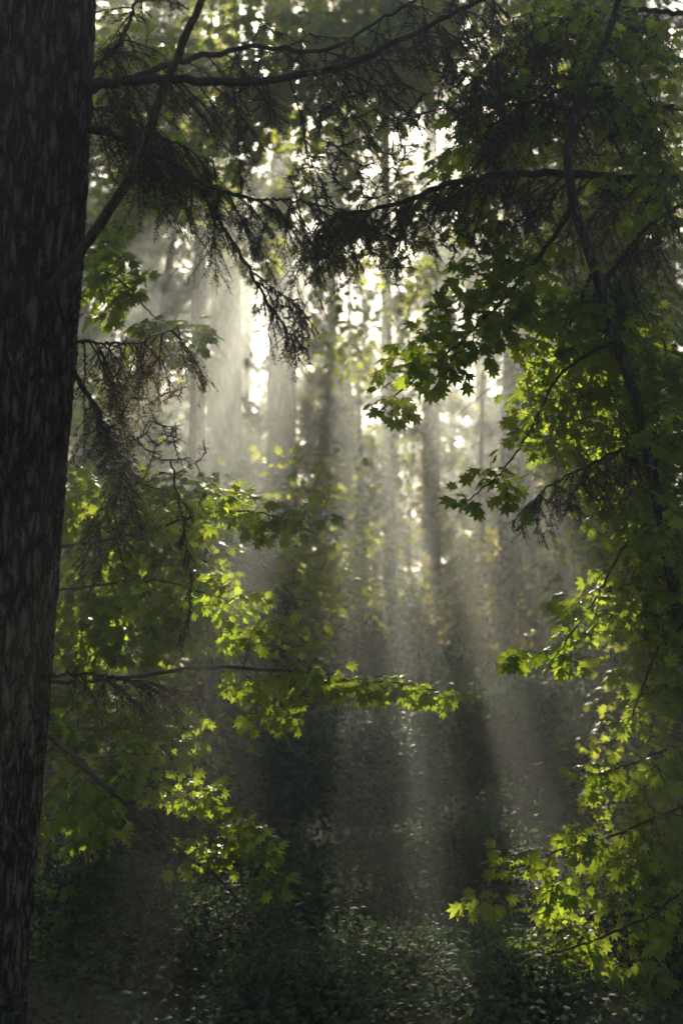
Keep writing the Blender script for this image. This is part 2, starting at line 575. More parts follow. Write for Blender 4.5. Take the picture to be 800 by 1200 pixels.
def grow(rng, nodes, targets, sag=0.10, m=6, wig=0.05):
    """branches that reach each target from the nearest wood already there"""
    nodes = [np.asarray(x) for x in nodes]
    N = np.array(nodes)
    d = np.min(np.linalg.norm(targets[:, None] - N[None], axis=2), axis=1)
    out = []
    t = np.linspace(0, 1, m)[:, None]
    for k in np.argsort(d):
        q = targets[k]
        e = np.linalg.norm(N - q, axis=1)
        b = N[np.argmin(e)]
        L = e.min()
        if L < 0.03:
            continue
        c = (b + q) / 2 + np.array([0, 0, sag * L]) + rng.normal(0, wig * L, 3)
        path = (1 - t) ** 2 * b + 2 * t * (1 - t) * c + t ** 2 * q
        path[1:-1] += rng.normal(0, 0.012 * L, (m - 2, 3))
        out.append(path)
        N = np.vstack([N, path[2:]])
    return np.array(out).reshape(-1, m, 3)


def blob(rng, px, py, rx, ry, Y, dY, n, shell=0.0):
    u = rng.normal(size=(n, 3))
    u = unit(u) * (rng.random((n, 1)) ** (1 / 3.0)) if not shell else unit(u) * (1 - shell * rng.random((n, 1)))
    out = np.zeros((n, 3))
    for k in range(n):
        out[k] = W(px + u[k, 0] * rx, py + u[k, 1] * ry, Y + u[k, 2] * dY)
    return out


def maple_leaves(rng, leaf_acc, wood_acc, paths, size, lo=False, spacing=0.055, first=0.25, face=0.5, mat=0):
    """pairs of leaves on stalks along each twig and one at its end"""
    P, D, N, S = [], [], [], []
    for path in paths:
        seg = np.linalg.norm(np.diff(path, axis=0), axis=1)
        L = seg.sum()
        cs = np.r_[0, seg.cumsum()]
        s = np.arange(max(L * first, L - 0.42), L, spacing * rng.uniform(0.8, 1.2))
        pos = np.stack([np.interp(s, cs, path[:, q]) for q in range(3)], 1)
        tan = unit(path[-1] - path[-3])
        side = unit(np.cross(tan, [0, 0, 1.0]) + rng.normal(0, 0.15, 3))
        for k, p in enumerate(pos):
            tilt = rng.uniform(-0.5, 0.5)
            for sg in (-1, 1):
                if rng.random() < 0.12:
                    continue
                d = tan * rng.uniform(0.4, 0.9) + sg * side * 0.9 + np.array([0, 0, tilt * sg * 0.4 - 0.25])
                P.append(p), D.append(d), S.append(size * rng.uniform(0.45, 1.2))
        P.append(path[-1]), D.append(tan + np.array([0, 0, -0.4])), S.append(size * rng.uniform(0.8, 1.1))
    if not P:
        return
    P, D, S = np.array(P), unit(np.array(D)), np.array(S)
    D = unit(D + rng.normal(0, 0.18, D.shape))
    N = np.array([0.0, -face, 1.0]) + rng.normal(0, 0.42, P.shape)
    base = P + D * S[:, None] * 0.45 + np.array([0, 0, 0.01])
    ok = keep(rng, base + D * S[:, None] * 0.4)
    P, D, S, N, base = P[ok], D[ok], S[ok], N[ok], base[ok]
    if wood_acc is not None:
        wood_acc.tubes(np.stack([P, base], 1), 0.0011, 3)
    D2 = unit(D + np.array([0, 0, -0.35]))
    leaf_acc.leaves(MLEAF_LO if lo else MLEAF, base, D2, N, S, mat, np.clip(rng.normal(0.45, 0.25, len(P)), 0, 1))


def maple_limb(root, rng, pts, r0, r1, blobs, size=0.09, lo=False, m=40, face=0.5, spacing=0.055, label=None, name='limb', wood=None, leaf=None, sag=0.10, full=1.35):
    """one limb with its twigs, carrying its leaves as a sub-part; blobs say where the leaf sprays spread"""
    w, lf = Acc(), Acc()
    p = spline(pts, m)
    p[1:-1] += rng.normal(0, 0.004, (m - 2, 3))
    w.tubes(p, np.linspace(r0, r1, m), 8)
    if blobs:
        tg = np.vstack([blob(rng, *b[:6], int(b[6] * full) if b[6] > 25 else b[6]) for b in blobs])
        tw = grow(rng, p[3:], tg, sag=sag)
        L = np.linalg.norm(tw[:, -1] - tw[:, 0], axis=1)
        rr = np.linspace(1, 0.35, tw.shape[1])[None] * np.clip(0.002 + 0.006 * L, 0.002, 0.009)[:, None]
        w.tubes(tw, rr, 4)
        maple_leaves(rng, lf, w, tw, size, lo, face=face, spacing=spacing)
    part = put(w, name, wood or TWIG, root)
    if label:
        part['label'] = label
    if lf.n:
        put_sub(lf, 'foliage', leaf or MAPLE, part, root)
    return part


def needle_limb(root, rng, pts, r0, r1, n_side, side_len, droop=0.6, m=50, needles=1.0, mat=None, wood=None, start=0.12, bud=False, label=None, blobs=None, size=0.021, end=1.0):
    """a conifer limb: drooping side twigs in a row, each set with needles or dry buds"""
    w, lf = Acc(), Acc()
    p = spline(pts, m)
    p[1:-1] += rng.normal(0, 0.005, (m - 2, 3))
    w.tubes(p, np.linspace(r0, r1, m), 8)
    T = unit(np.gradient(p, axis=0))
    tw = []
    tt = np.linspace(0, 1, 7)[:, None]
    for k in range(n_side):
        s = start + (end - start) * (k + rng.random()) / n_side
        q = s * (m - 1)
        a = int(q)
        b = p[min(a, m - 1)] + (p[min(a + 1, m - 1)] - p[min(a, m - 1)]) * (q - a)
        t = T[min(a, m - 1)]
        side = unit(np.cross(t, [0, 0, 1.0])) * (1 if rng.random() < 0.5 else -1)
        L = side_len * rng.uniform(0.35, 1.1) * (1 - 0.45 * s)
        d = unit(side * rng.uniform(0.1, 0.9) + t * rng.uniform(0.2, 0.9) + np.array([0, 0, -droop * rng.uniform(0.1, 1.2)]))
        path = b + d * L * tt + np.array([0, 0, -droop * 0.5 * L]) * tt ** 2 + np.cumsum(rng.normal(0, 0.007 * L, (7, 3)), 0) * (tt > 0)
        tw.append(path)
    if blobs:
        tg = np.vstack([blob(rng, *b) for b in blobs])
        tw += list(grow(rng, p[5:], tg, sag=-0.05, m=7))
    tw = np.array(tw)
    # second order twiglets
    sub = []
    for path in tw:
        L = np.linalg.norm(path[-1] - path[0])
        for k in range(int(4 + L * 34)):
            s = rng.uniform(0.15, 0.98) * 6
            a = int(s)
            b = path[a] + (path[min(a + 1, 6)] - path[a]) * (s - a)
            t = unit(path[min(a + 1, 6)] - path[a])
            sd = unit(np.cross(t, np.array([0.3, -0.5, 1.0]) + rng.normal(0, 0.35, 3))) * (1 if k % 2 else -1)
            l2 = min(0.16, 0.45 * L) * rng.uniform(0.3, 1.1)
            d = unit(t * 0.7 + sd * 0.8 + np.array([0, 0, -0.35 * droop]))
            sub.append(b + d * l2 * tt[::2] + np.array([0, 0, -0.25 * l2]) * tt[::2] ** 2)
    sub = np.array(sub)
    ok = keep(rng, sub[:, -1], 0.1) if not bud else np.ones(len(sub), bool)
    sub = sub[ok]
    w.tubes(tw, np.linspace(1, 0.3, 7)[None] * 0.0042, 4)
    w.tubes(sub, np.linspace(1, 0.5, 4)[None] * 0.0016, 3)
    P, D, S = [], [], []
    step = 0.0050 if not bud else 0.011
    for path in list(sub) + list(tw):
        seg = np.linalg.norm(np.diff(path, axis=0), axis=1)
        cs = np.r_[0, seg.cumsum()]
        s = np.arange(0.01, cs[-1], step / needles)
        if not len(s):
            continue
        pos = np.stack([np.interp(s, cs, path[:, q]) for q in range(3)], 1)
        t = unit(path[-1] - path[0])
        nn = len(s)
        rad = np.cross(t, np.array([0.3, -0.5, 1.0])) * np.where(np.arange(nn) % 2, 1, -1)[:, None] + rng.normal(0, 0.28, (nn, 3))
        rad = unit(rad - (rad @ t)[:, None] * t)
        P.append(pos), D.append(t * 0.7 + rad * 0.8), S.append(size * rng.uniform(0.6, 1.2, nn))
    P, D, S = np.concatenate(P), np.concatenate(D), np.concatenate(S)
    lf.leaves(OVAL if bud else NDL, P, D, rng.normal(size=P.shape), S, 0, np.clip(rng.normal(0.45, 0.28, len(P)), 0, 1))
    part = put(w, 'limb', wood or TWIG, root)
    if label:
        part['label'] = label
    put_sub(lf, 'dry_buds' if bud else 'needles', mat or NEEDLE, part, root)
    return part


def conifer_crown(rng, axis, z0, z1, R, n_limb, dens, lo=False, mat=FAR_NEEDLE, size=0.30, droop=0.35, power=0.75):
    """drooping limbs set with needle sprays, between heights z0 and z1 of a trunk axis"""
    a = Acc()
    zs = axis[:, 2]
    limbs, P, D = [], [], []
    t = np.linspace(0, 1, 8)[:, None]
    for k in range(n_limb):
        u = (k + rng.random()) / n_limb
        z = z0 + (z1 - z0) * u
        b = np.array([np.interp(z, zs, axis[:, 0]), np.interp(z, zs, axis[:, 1]), z])
        L = R * ((1 - u) ** power * 0.92 + 0.08) * rng.uniform(0.55, 1.15)
        az = rng.uniform(0, 2 * math.pi)
        o = np.array([math.cos(az), math.sin(az), 0])
        path = b + o * L * t + np.array([0, 0, 1.0]) * (0.12 * L * t - droop * L * t ** 2)
        limbs.append(path)
        n = int(dens * L)
        s = rng.random(n) ** 0.7
        q = s * 7
        i = np.minimum(q.astype(int), 6)
        c = path[i] + (path[i + 1] - path[i]) * (q - i)[:, None]
        lat = np.cross(o, [0, 0, 1.0])
        sd = rng.choice([-1, 1], n)[:, None]
        w = (0.34 * L * (1.05 - s) + 0.12)[:, None] * rng.random((n, 1))
        c = c + lat * sd * w + np.array([0, 0, -1.0]) * (w * 0.35 + rng.random((n, 1)) * 0.22) + o * w * 0.5
        P.append(c)
        D.append(o * 0.55 + lat * sd * 0.7 + np.array([0, 0, -0.55]) + rng.normal(0, 0.3, (n, 3)))
    P, D = np.concatenate(P), np.concatenate(D)
    ok = keep(rng, P + unit(D) * size * 0.45, 0.3, size * 0.42) & open_sky(rng, P)
    P, D = P[ok], D[ok]
    limbs = np.array(limbs)
    limbs = limbs[[keep(rng, q_, 0, 0.02).all() for q_ in limbs]]
    a.tubes(limbs, np.linspace(1, 0.2, 8)[None] * 0.028, 4, mat=1)
    N = np.array([0, 0, 1.0]) + rng.normal(0, 0.35, P.shape)
    a.leaves(FEATHER_LO if lo else FEATHER, P, D, N, size * rng.uniform(0.6, 1.25, len(P)), 0, np.clip(rng.normal(0.42, 0.24, len(P)), 0, 1))
    return a


def clear_spot(x, Y, lean, h, rad, reach):
    """the nearest place to x where the trunk stands in no shaft of light"""
    best = None
    for dx in sorted(np.linspace(-reach, reach, 41), key=abs):
        bad = 0
        for q, r, st in TUBES:
            t = (Y - q[1]) / SUN[1]
            if t > st:
                p = q + SUN * t
                if p[2] < h and abs(p[0] - (x + dx + lean * p[2])) < rad + r * 0.8:
                    bad += 1
        if best is None or bad < best[0]:
            best = (bad, x + dx)
        if bad == 0:
            break
    return best[1]


def conifer(seed, px, Y, diam, z0, z1, R, label, n_limb=50, dens=70, lean=0.0, lo=False, ivy=0, group=None, size=0.23, name='conifer_tree', px_top=None, bark=None, py=700, droop=0.35, x=None, mat=FAR_NEEDLE, power=0.75, nudge=1.0):
    rng = np.random.default_rng(seed)
    bx = clear_spot(W(px, py, Y)[0], Y, lean, z1, diam * 0.4, nudge * (8 + Y * 0.35) / FPX * Y) if x is None else x
    b = np.array([bx, Y, float(gz(bx, Y)) - 0.15])
    top = np.array([bx + lean * z1, Y + rng.uniform(-0.4, 0.4), z1])
    mid = (b + top) / 2 + np.array([rng.uniform(-0.12, 0.12), 0, 0])
    root = thing(name, b, label, 'tree', group)
    v, f, axis, rad = trunk_mesh(rng, [b, mid, top], diam / 2, 0.03, 18, 50)
    t = Acc()
    t.add(v, f, 0, 0.5, True)
    ns = int(z0 * 3.5)
    if ns and diam > 0.25 and not lo:   # dead branch stubs below the living crown
        zz = b[2] + rng.uniform(1.2, z0, ns)
        an = rng.uniform(0, 6.28, ns)
        c0 = np.stack([np.interp(zz, axis[:, 2], axis[:, 0]), np.interp(zz, axis[:, 2], axis[:, 1]), zz], 1)
        dd = np.stack([np.cos(an), np.sin(an), rng.uniform(-0.5, 0.2, ns)], 1)
        ln = (diam / 2 + rng.uniform(0.1, 1.1, ns) ** 1.6)[:, None, None]
        u = np.linspace(0, 1, 4)[None, :, None]
        t.tubes(c0[:, None] + dd[:, None] * ln * u + np.array([0, 0, -0.25]) * ln * u * u, np.linspace(0.018, 0.006, 4)[None], 4)
    put(t, 'trunk', bark or BARK_FAR, root)
    cr = conifer_crown(rng, axis, z0, z1, R, n_limb, dens, lo, mat, size, droop, power)
    put(cr, 'crown', [mat, BARK_FAR], root)
    if ivy:
        h = rng.uniform(0.0, ivy, int(ivy * 430 * max(diam, 0.3) / 0.4))
        k = np.interp(h + b[2], axis[:, 2], np.arange(len(axis)))
        c = np.stack([np.interp(k, np.arange(len(axis)), axis[:, q]) for q in range(3)], 1)
        an = rng.uniform(0, 2 * math.pi, len(h))
        o = np.stack([np.cos(an), np.sin(an), np.zeros(len(h))], 1)
        rr = np.interp(k, np.arange(len(axis)), rad) + 0.02 + rng.random(len(h)) ** 2 * (0.15 + 0.10 * np.sin(h * 2.3 + seed)) * max(diam, 0.3) / 0.42
        pos = c + o * rr[:, None]
        iv = Acc()
        iv.leaves(OVAL, pos, o * 0.5 + rng.normal(0, 0.5, pos.shape) + np.array([0, 0, -0.6]), o + rng.normal(0, 0.4, pos.shape) + np.array([0, 0, 0.5]),
                  rng.uniform(0.06, 0.13, len(h)), 0, np.clip(rng.normal(0.5, 0.25, len(h)), 0, 1))
        put(iv, 'ivy', IVY, root)
    return root


def bg_maple(seed, path, r0, r1, blobs, label, size=0.15, per=11, mat=MAPLE_FAR, name='maple_tree', group=None, spread=0.28, face=0.4, bark=None):
    """a broadleaf tree farther off: trunk, and a crown of leafy clumps on branches"""
    rng = np.random.default_rng(seed)
    b = np.array(path[0], float)
    root = thing(name, b, label, 'tree', group)
    v, f, axis, rad = trunk_mesh(rng, path, r0, r1, 14, 40)
    t = Acc()
    t.add(v, f, 0, 0.5, True)
    put(t, 'trunk', bark or BARK_MAPLE, root)
    tg = np.vstack([blob(rng, *q) for q in blobs])
    tw = grow(rng, axis[12:], tg, sag=0.12)
    cr = Acc()
    L = np.linalg.norm(tw[:, -1] - tw[:, 0], axis=1)
    cr.tubes(tw, np.linspace(1, 0.4, 6)[None] * np.clip(0.004 + 0.012 * L, 0.004, 0.04)[:, None], 4, mat=1)
    end = tw[:, -1]
    c = np.repeat(end, per, 0)
    P = c + rng.normal(0, 1, c.shape) * np.array([1, 1, 0.45]) * spread
    ok = keep(rng, P, 0.3, size * 0.3) & open_sky(rng, c)
    P, c = P[ok], c[ok]
    D = unit(P - c) * 0.7 + np.array([0, 0, -0.35]) + rng.normal(0, 0.35, P.shape)
    N = np.array([0, -face, 1.0]) + rng.normal(0, 0.45, P.shape)
    cr.leaves(MLEAF_LO, P, D, N, size * rng.uniform(0.55, 1.2, len(P)), 0, np.clip(rng.normal(0.45, 0.25, len(P)), 0, 1))
    put(cr, 'crown', [mat, BARK_MAPLE], root)
    return root


def shrub(seed, px, py_base, Y, w_px, h_px, label, n=1800, size=0.055, mat=SHRUB, group=None, lumps=7, name='shrub', tm=None):
    rng = np.random.default_rng(seed)
    c = W(px, py_base, Y)
    b = np.array([c[0], Y, float(gz(c[0], Y))])
    rw, h = w_px / FPX * Y / 2, h_px / FPX * Y
    root = thing(name, b, label, 'shrub', group)
    st, lf = Acc(), Acc()
    tops, P, O = [], [], []
    for k in range(lumps):
        a, q = rng.uniform(0, 6.28), rng.random() ** 0.5 * 0.62
        lc = b + np.array([math.cos(a) * q * rw, math.sin(a) * q * rw, h * (0.42 + 0.28 * rng.random() * (1 - q))])
        tops.append(lc)
        u = unit(rng.normal(size=(n // lumps, 3)))
        r = np.array([rw * 0.55, rw * 0.55, h * 0.42]) * rng.uniform(0.75, 1.15)
        P.append(lc + u * r * (1 - 0.35 * rng.random((len(u), 1)) ** 2) + rng.normal(0, 0.05, u.shape))
        O.append(u)
    P, O = np.concatenate(P), np.concatenate(O)
    P[:, 2] = np.maximum(P[:, 2], b[2] + 0.03)
    ok = keep(rng, P)
    P, O = P[ok], O[ok]
    tops = np.array(tops)
    t = np.linspace(0, 1, 6)[None, :, None]
    st.tubes(b + (tops - b)[:, None] * t + np.array([0, 0, 0.1]) * t * (1 - t), 0.012, 5)
    e = P[::9]
    near = tops[np.argmin(np.linalg.norm(e[:, None] - tops[None], axis=2), axis=1)]
    st.tubes(near[:, None] + (e - near)[:, None] * t[:, ::2], 0.004, 3)
    put(st, 'stem', TWIG, root)
    D = O * 0.5 + rng.normal(0, 0.6, P.shape) + np.array([0, 0, -0.2])
    N = O * 0.7 + np.array([0, 0, 0.8]) + rng.normal(0, 0.35, P.shape)
    lf.leaves(tm or OVAL, P, D, N, size * rng.uniform(0.6, 1.3, len(P)), 0, np.clip(rng.normal(0.45, 0.25, len(P)), 0, 1))
    put(lf, 'foliage', mat, root)
    return root


# ---------- the big fir on the left, its bark close by, dark limbs reaching right
YA = 6.0
rng = np.random.default_rng(11)
base = W(-56, 1200, YA)
base[2] = float(gz(base[0], YA)) - 0.1
low = W(-58, 1230, YA)
fir = thing('fir_tree', base, 'massive dark fir trunk with furrowed bark filling the left edge, closest tree', 'tree')
path = [low + (low - W(-20, 900, YA)) * ((low[2] - base[2]) / max(W(-20, 900, YA)[2] - low[2], 0.1)), W(-20, 900, YA), W(8, 600, YA), W(34, 300, YA), W(53, 0, YA)]
d = path[-1] - path[-2]
path += [path[-1] + d * 2.5 + np.array([-0.1, 0, 0]), path[-1] + d * 5.5 + np.array([-0.3, 0, 0]), path[-1] + d * 13 + np.array([-0.6, 0, 0])]
fir.location = path[0]
v, f, axisA, radA = trunk_mesh(rng, path, 0.252, 0.19, 260, 1100, 0.018, 0.25, 0.021)
t = Acc()
t.add(v, f, 0, 0.5, True)
put(t, 'trunk', BARK, fir)
put(conifer_crown(rng, axisA, 7.5, axisA[-1, 2], 3.2, 44, 60, True), 'crown', [FAR_NEEDLE, BARK_FAR], fir)


def PA(pts):
    return [W(*p) for p in pts]


# dead limb crossing in front, and the dark needled limbs
w = Acc()
p = spline(PA([(48, 352, 5.86), (75, 318, 5.70), (118, 262, 5.6), (158, 195, 5.5), (188, 115, 5.4), (213, 55, 5.35), (240, -10, 5.3), (262, -70, 5.3)]), 60)
w.tubes(p + rng.normal(0, 0.0025, p.shape), np.linspace(0.026, 0.013, 60), 10)
o = put(w, 'limb', DEADWOOD, fir)
o['label'] = 'bare brown limb slanting up across the trunk'
needle_limb(fir, rng, PA([(92, 108, 6.0), (125, 98, 5.9), (190, 92, 5.9), (290, 96, 6.1), (400, 78, 6.3), (480, 42, 6.4), (560, 2, 6.5), (640, -40, 6.6)]), 0.026, 0.008, 34, 0.55, 0.75,
            blobs=[(340, 120, 80, 50, 6.2, 0.4, 12), (470, 110, 90, 80, 6.4, 0.4, 44), (560, 50, 80, 60, 6.5, 0.4, 34)])
needle_limb(fir, rng, PA([(92, 106, 6.0), (150, 92, 6.0), (220, 70, 6.3), (300, 55, 6.6), (380, 60, 6.9), (450, 20, 7.1), (520, -20, 7.3)]), 0.018, 0.006, 26, 0.45, 0.7,
            blobs=[(330, 50, 90, 50, 6.7, 0.4, 12)])
needle_limb(fir, rng, PA([(95, 150, 6.0), (130, 158, 5.9), (180, 180, 5.9), (222, 208, 5.95), (262, 265, 6.0), (300, 330, 6.1), (335, 385, 6.2), (362, 412, 6.2)]), 0.015, 0.003, 26, 0.26, 0.8, needles=0.6,
            label='thin downward limb ending in sunlit buds')
needle_limb(fir, rng, PA([(225, 210, 5.95), (290, 232, 6.1), (350, 236, 6.3), (420, 250, 6.4)]), 0.009, 0.003, 24, 0.38, 0.8, blobs=[(390, 205, 60, 50, 6.3, 0.3, 20)])
needle_limb(fir, rng, PA([(95, 92, 6.0), (128, 62, 6.1), (150, 30, 6.2), (165, -20, 6.3)]), 0.012, 0.006, 18, 0.4, 0.7)
needle_limb(fir, rng, PA([(88, 120, 6.0), (140, 135, 6.0), (200, 165, 6.2), (250, 190, 6.3)]), 0.010, 0.003, 22, 0.42, 0.8)
needle_limb(fir, rng, PA([(85, 398, 6.0), (120, 402, 6.1), (165, 400, 6.3), (215, 380, 6.5)]), 0.007, 0.002, 18, 0.42, 1.0, bud=True, mat=BUDS, size=0.018, needles=1.0,
            blobs=[(170, 445, 45, 45, 6.5, 0.25, 22), (140, 430, 50, 40, 6.5, 0.25, 12)], label='drooping limb with dry reddish buds')
needle_limb(fir, rng, PA([(84, 430, 6.0), (100, 458, 5.95), (125, 505, 5.95), (140, 550, 6.0), (128, 590, 6.1), (105, 640, 6.2)]), 0.012, 0.003, 30, 0.40, 0.6, needles=0.7,
            blobs=[(190, 530, 55, 50, 6.2, 0.25, 34), (160, 500, 40, 40, 6.2, 0.25, 20)])
needle_limb(fir, rng, PA([(300, 330, 6.1), (330, 345, 6.4), (352, 365, 6.7), (345, 405, 6.9)]), 0.004, 0.002, 16, 0.22, 0.9, bud=True, mat=BUDS, size=0.016, needles=1.0,
            blobs=[(345, 378, 26, 34, 6.9, 0.15, 34)], label='sunlit sprig of pale dry buds')
needle_limb(fir, rng, PA([(60, 792, 6.0), (110, 790, 6.2), (160, 798, 6.5), (230, 812, 6.8)]), 0.007, 0.002, 34, 0.30, 0.5, needles=0.7, bud=True, mat=BUDS, size=0.012,
            blobs=[(195, 808, 45, 18, 6.8, 0.15, 24)], label='low limb with glinting dry buds')
needle_limb(fir, rng, PA([(200, 540, 6.2), (212, 600, 6.3), (222, 660, 6.4), (222, 720, 6.4), (210, 750, 6.4)]), 0.005, 0.002, 20, 0.09, 1.0, needles=0.8)

# ---------- the conifer whose trunk stands just beyond the right edge, one long bare limb reaching in
YC = 8.0
rng = np.random.default_rng(21)
xb = W(850, 400, YC)[0]
hem = thing('hemlock_tree', (xb, YC, float(gz(xb, YC)) - 0.1), 'shadowy hemlock at the right edge with one long arching limb across the upper frame', 'tree')
v, f, axisC, radC = trunk_mesh(rng, [np.array(hem.location), W(845, 400, YC), W(840, 0, YC), W(840, 0, YC) + np.array([0, 0, 12.0])], 0.24, 0.05, 28, 120, 0.04)
t = Acc()
t.add(v, f, 0, 0.5, True)
put(t, 'trunk', BARK_FAR, hem)
put(conifer_crown(rng, axisC, 9.0, axisC[-1, 2], 3.4, 44, 60, True), 'crown', [FAR_NEEDLE, BARK_FAR], hem)
needle_limb(hem, rng, PA([(820, 205, 8.0), (770, 210, 7.8), (690, 205, 7.5), (600, 204, 7.2), (530, 215, 7.0), (470, 238, 6.9), (410, 250, 6.8), (370, 262, 6.8)]), 0.030, 0.005, 60, 0.50, 0.85,
            blobs=[(470, 270, 70, 50, 6.9, 0.3, 40), (560, 260, 70, 60, 7.1, 0.3, 40), (430, 180, 70, 60, 6.9, 0.3, 36)], label='long bare-looking arching limb')
needle_limb(hem, rng, PA([(815, 130, 8.0), (760, 120, 7.8), (700, 100, 7.5), (640, 110, 7.3), (570, 150, 7.2)]), 0.018, 0.005, 40, 0.5, 0.8, blobs=[(660, 130, 90, 70, 7.5, 0.3, 46)])
needle_limb(hem, rng, PA([(820, 20, 8.0), (740, 10, 7.8), (660, 20, 7.6), (590, 60, 7.4), (540, 110, 7.3)]), 0.018, 0.005, 40, 0.55, 0.8, blobs=[(590, 90, 80, 70, 7.4, 0.3, 46), (500, 40, 80, 50, 7.3, 0.3, 30)])
needle_limb(hem, rng, PA([(820, 480, 8.0), (770, 505, 7.6), (710, 535, 7.3), (650, 565, 7.1), (620, 590, 7.0)]), 0.012, 0.003, 26, 0.30, 0.9, blobs=[(720, 560, 60, 40, 7.3, 0.3, 14), (660, 590, 40, 30, 7.1, 0.2, 12)])
needle_limb(hem, rng, PA([(820, 230, 8.0), (765, 260, 7.6), (730, 300, 7.4), (700, 350, 7.3)]), 0.014, 0.004, 22, 0.4, 0.9)

# ---------- the leaning vine maple on the right
rng = np.random.default_rng(31)
pth = [W(880, 1270, 7.0), W(845, 900, 7.0), (W(800, 740, 7.0)), W(775, 610, 7.0), W(745, 470, 7.0), W(722, 400, 7.0), W(696, 315, 7.0), W(672, 240, 7.0), W(665, 180, 7.0), W(680, 110, 7.0), W(712, 40, 7.0), W(735, -50, 7.0), W(760, -200, 7.1)]
pth[0][2] = float(gz(pth[0][0], 7.0)) - 0.1
mp = thing('maple_tree', pth[0], 'crooked slender maple bending through the right side, hung with big star-shaped green leaves', 'tree')
v, f, axisM, radM = trunk_mesh(rng, pth, 0.038, 0.013, 16, 160, 0.11)
t = Acc()
t.add(v, f, 0, 0.5, True)
put(t, 'trunk', BARK_MAPLE, mp)
L = maple_limb
L(mp, rng, PA([(672, 240, 7.0), (640, 290, 7.1), (590, 350, 7.15), (540, 400, 7.2), (480, 450, 7.2), (435, 490, 7.2)]), 0.014, 0.003,
  [(560, 370, 70, 50, 7.2, 0.35, 60), (500, 420, 55, 38, 7.2, 0.25, 34), (455, 475, 28, 16, 7.2, 0.1, 12), (600, 310, 70, 50, 7.3, 0.4, 44)], 0.092, face=0.9, label='leafy limb whose dark leaf tips hang at the middle')
L(mp, rng, PA([(722, 400, 7.0), (680, 420, 7.0), (648, 450, 7.0), (612, 520, 7.0), (575, 565, 7.0), (535, 595, 7.0)]), 0.010, 0.0025,
  [(625, 500, 26, 30, 7.0, 0.15, 10), (580, 560, 30, 26, 7.0, 0.12, 12), (545, 590, 24, 14, 7.0, 0.1, 7), (600, 585, 20, 14, 7.0, 0.1, 4)], 0.095, face=0.9, label='thin arching limb with a few large leaves')
L(mp, rng, PA([(696, 315, 7.0), (680, 350, 7.4), (660, 400, 7.8), (650, 470, 8.0)]), 0.012, 0.003,
  [(660, 400, 60, 70, 8.0, 0.5, 80), (640, 480, 50, 60, 8.0, 0.4, 60), (700, 450, 60, 90, 8.0, 0.5, 80)], 0.092, face=0.9)
L(mp, rng, PA([(775, 610, 7.0), (750, 560, 7.4), (730, 500, 7.8), (710, 440, 8.0)]), 0.012, 0.003,
  [(740, 420, 60, 90, 7.9, 0.9, 110), (720, 560, 60, 70, 7.9, 0.8, 90), (780, 500, 40, 90, 7.6, 0.9, 90), (690, 380, 50, 60, 7.4, 0.6, 50), (765, 620, 40, 60, 7.2, 0.6, 50)], 0.092, face=0.9)
L(mp, rng, PA([(775, 610, 7.0), (745, 620, 6.9), (720, 660, 6.85), (695, 705, 6.8), (660, 755, 6.8), (640, 790, 6.8)]), 0.009, 0.0025,
  [(690, 720, 40, 30, 6.8, 0.2, 24), (660, 770, 34, 26, 6.8, 0.15, 18), (610, 765, 22, 10, 6.8, 0.1, 7), (725, 690, 34, 40, 6.9, 0.2, 20)], 0.085, face=0.9, label='drooping limb of brightly sunlit leaves')
L(mp, rng, PA([(800, 740, 7.0), (770, 760, 6.9), (755, 800, 6.9), (740, 840, 6.9)]), 0.009, 0.0025,
  [(770, 720, 40, 60, 7.1, 0.3, 50), (760, 800, 40, 40, 7.0, 0.25, 30), (745, 845, 24, 10, 6.9, 0.1, 7), (780, 650, 30, 40, 7.0, 0.3, 24)], 0.088, face=0.8)
L(mp, rng, PA([(845, 900, 7.0), (790, 880, 6.9), (740, 895, 6.8), (695, 910, 6.7), (672, 920, 6.7)]), 0.009, 0.0025,
  [(700, 905, 30, 18, 6.7, 0.12, 13), (760, 900, 50, 40, 6.9, 0.25, 22), (780, 960, 40, 60, 6.9, 0.3, 24)], 0.085, face=0.8)
L(mp, rng, PA([(845, 930, 7.0), (790, 950, 6.8), (730, 975, 6.7), (680, 990, 6.6), (610, 1015, 6.6), (545, 1060, 6.6)]), 0.010, 0.0025,
  [(680, 985, 30, 24, 6.6, 0.12, 20), (610, 1010, 34, 16, 6.6, 0.12, 14), (660, 1045, 34, 18, 6.6, 0.12, 16), (560, 1055, 28, 14, 6.6, 0.12, 10), (750, 1000, 60, 40, 6.8, 0.3, 30)], 0.08, face=0.8,
  label='low outstretched limb with sunlit leaf rims')
L(mp, rng, PA([(855, 1000, 7.0), (780, 1060, 6.8), (700, 1100, 6.7), (620, 1125, 6.6), (565, 1145, 6.6)]), 0.010, 0.0025,
  [(600, 1135, 34, 14, 6.6, 0.1, 12), (660, 1100, 50, 40, 6.8, 0.2, 30), (740, 1110, 60, 60, 6.9, 0.3, 36), (780, 1050, 30, 50, 6.9, 0.3, 20)], 0.08, face=0.8)
L(mp, rng, PA([(672, 130, 7.0), (630, 120, 7.2), (580, 130, 7.4), (540, 160, 7.6)]), 0.011, 0.003,
  [(600, 130, 90, 70, 7.6, 0.5, 80), (560, 220, 70, 60, 7.6, 0.4, 60)], 0.09, face=0.8)
L(mp, rng, PA([(705, 55, 7.0), (740, 80, 7.2), (770, 130, 7.4)]), 0.011, 0.003,
  [(730, 80, 80, 80, 7.6, 0.5, 80), (750, 200, 60, 90, 7.8, 0.5, 70), (640, 40, 70, 50, 7.6, 0.4, 50)], 0.09, face=0.8)

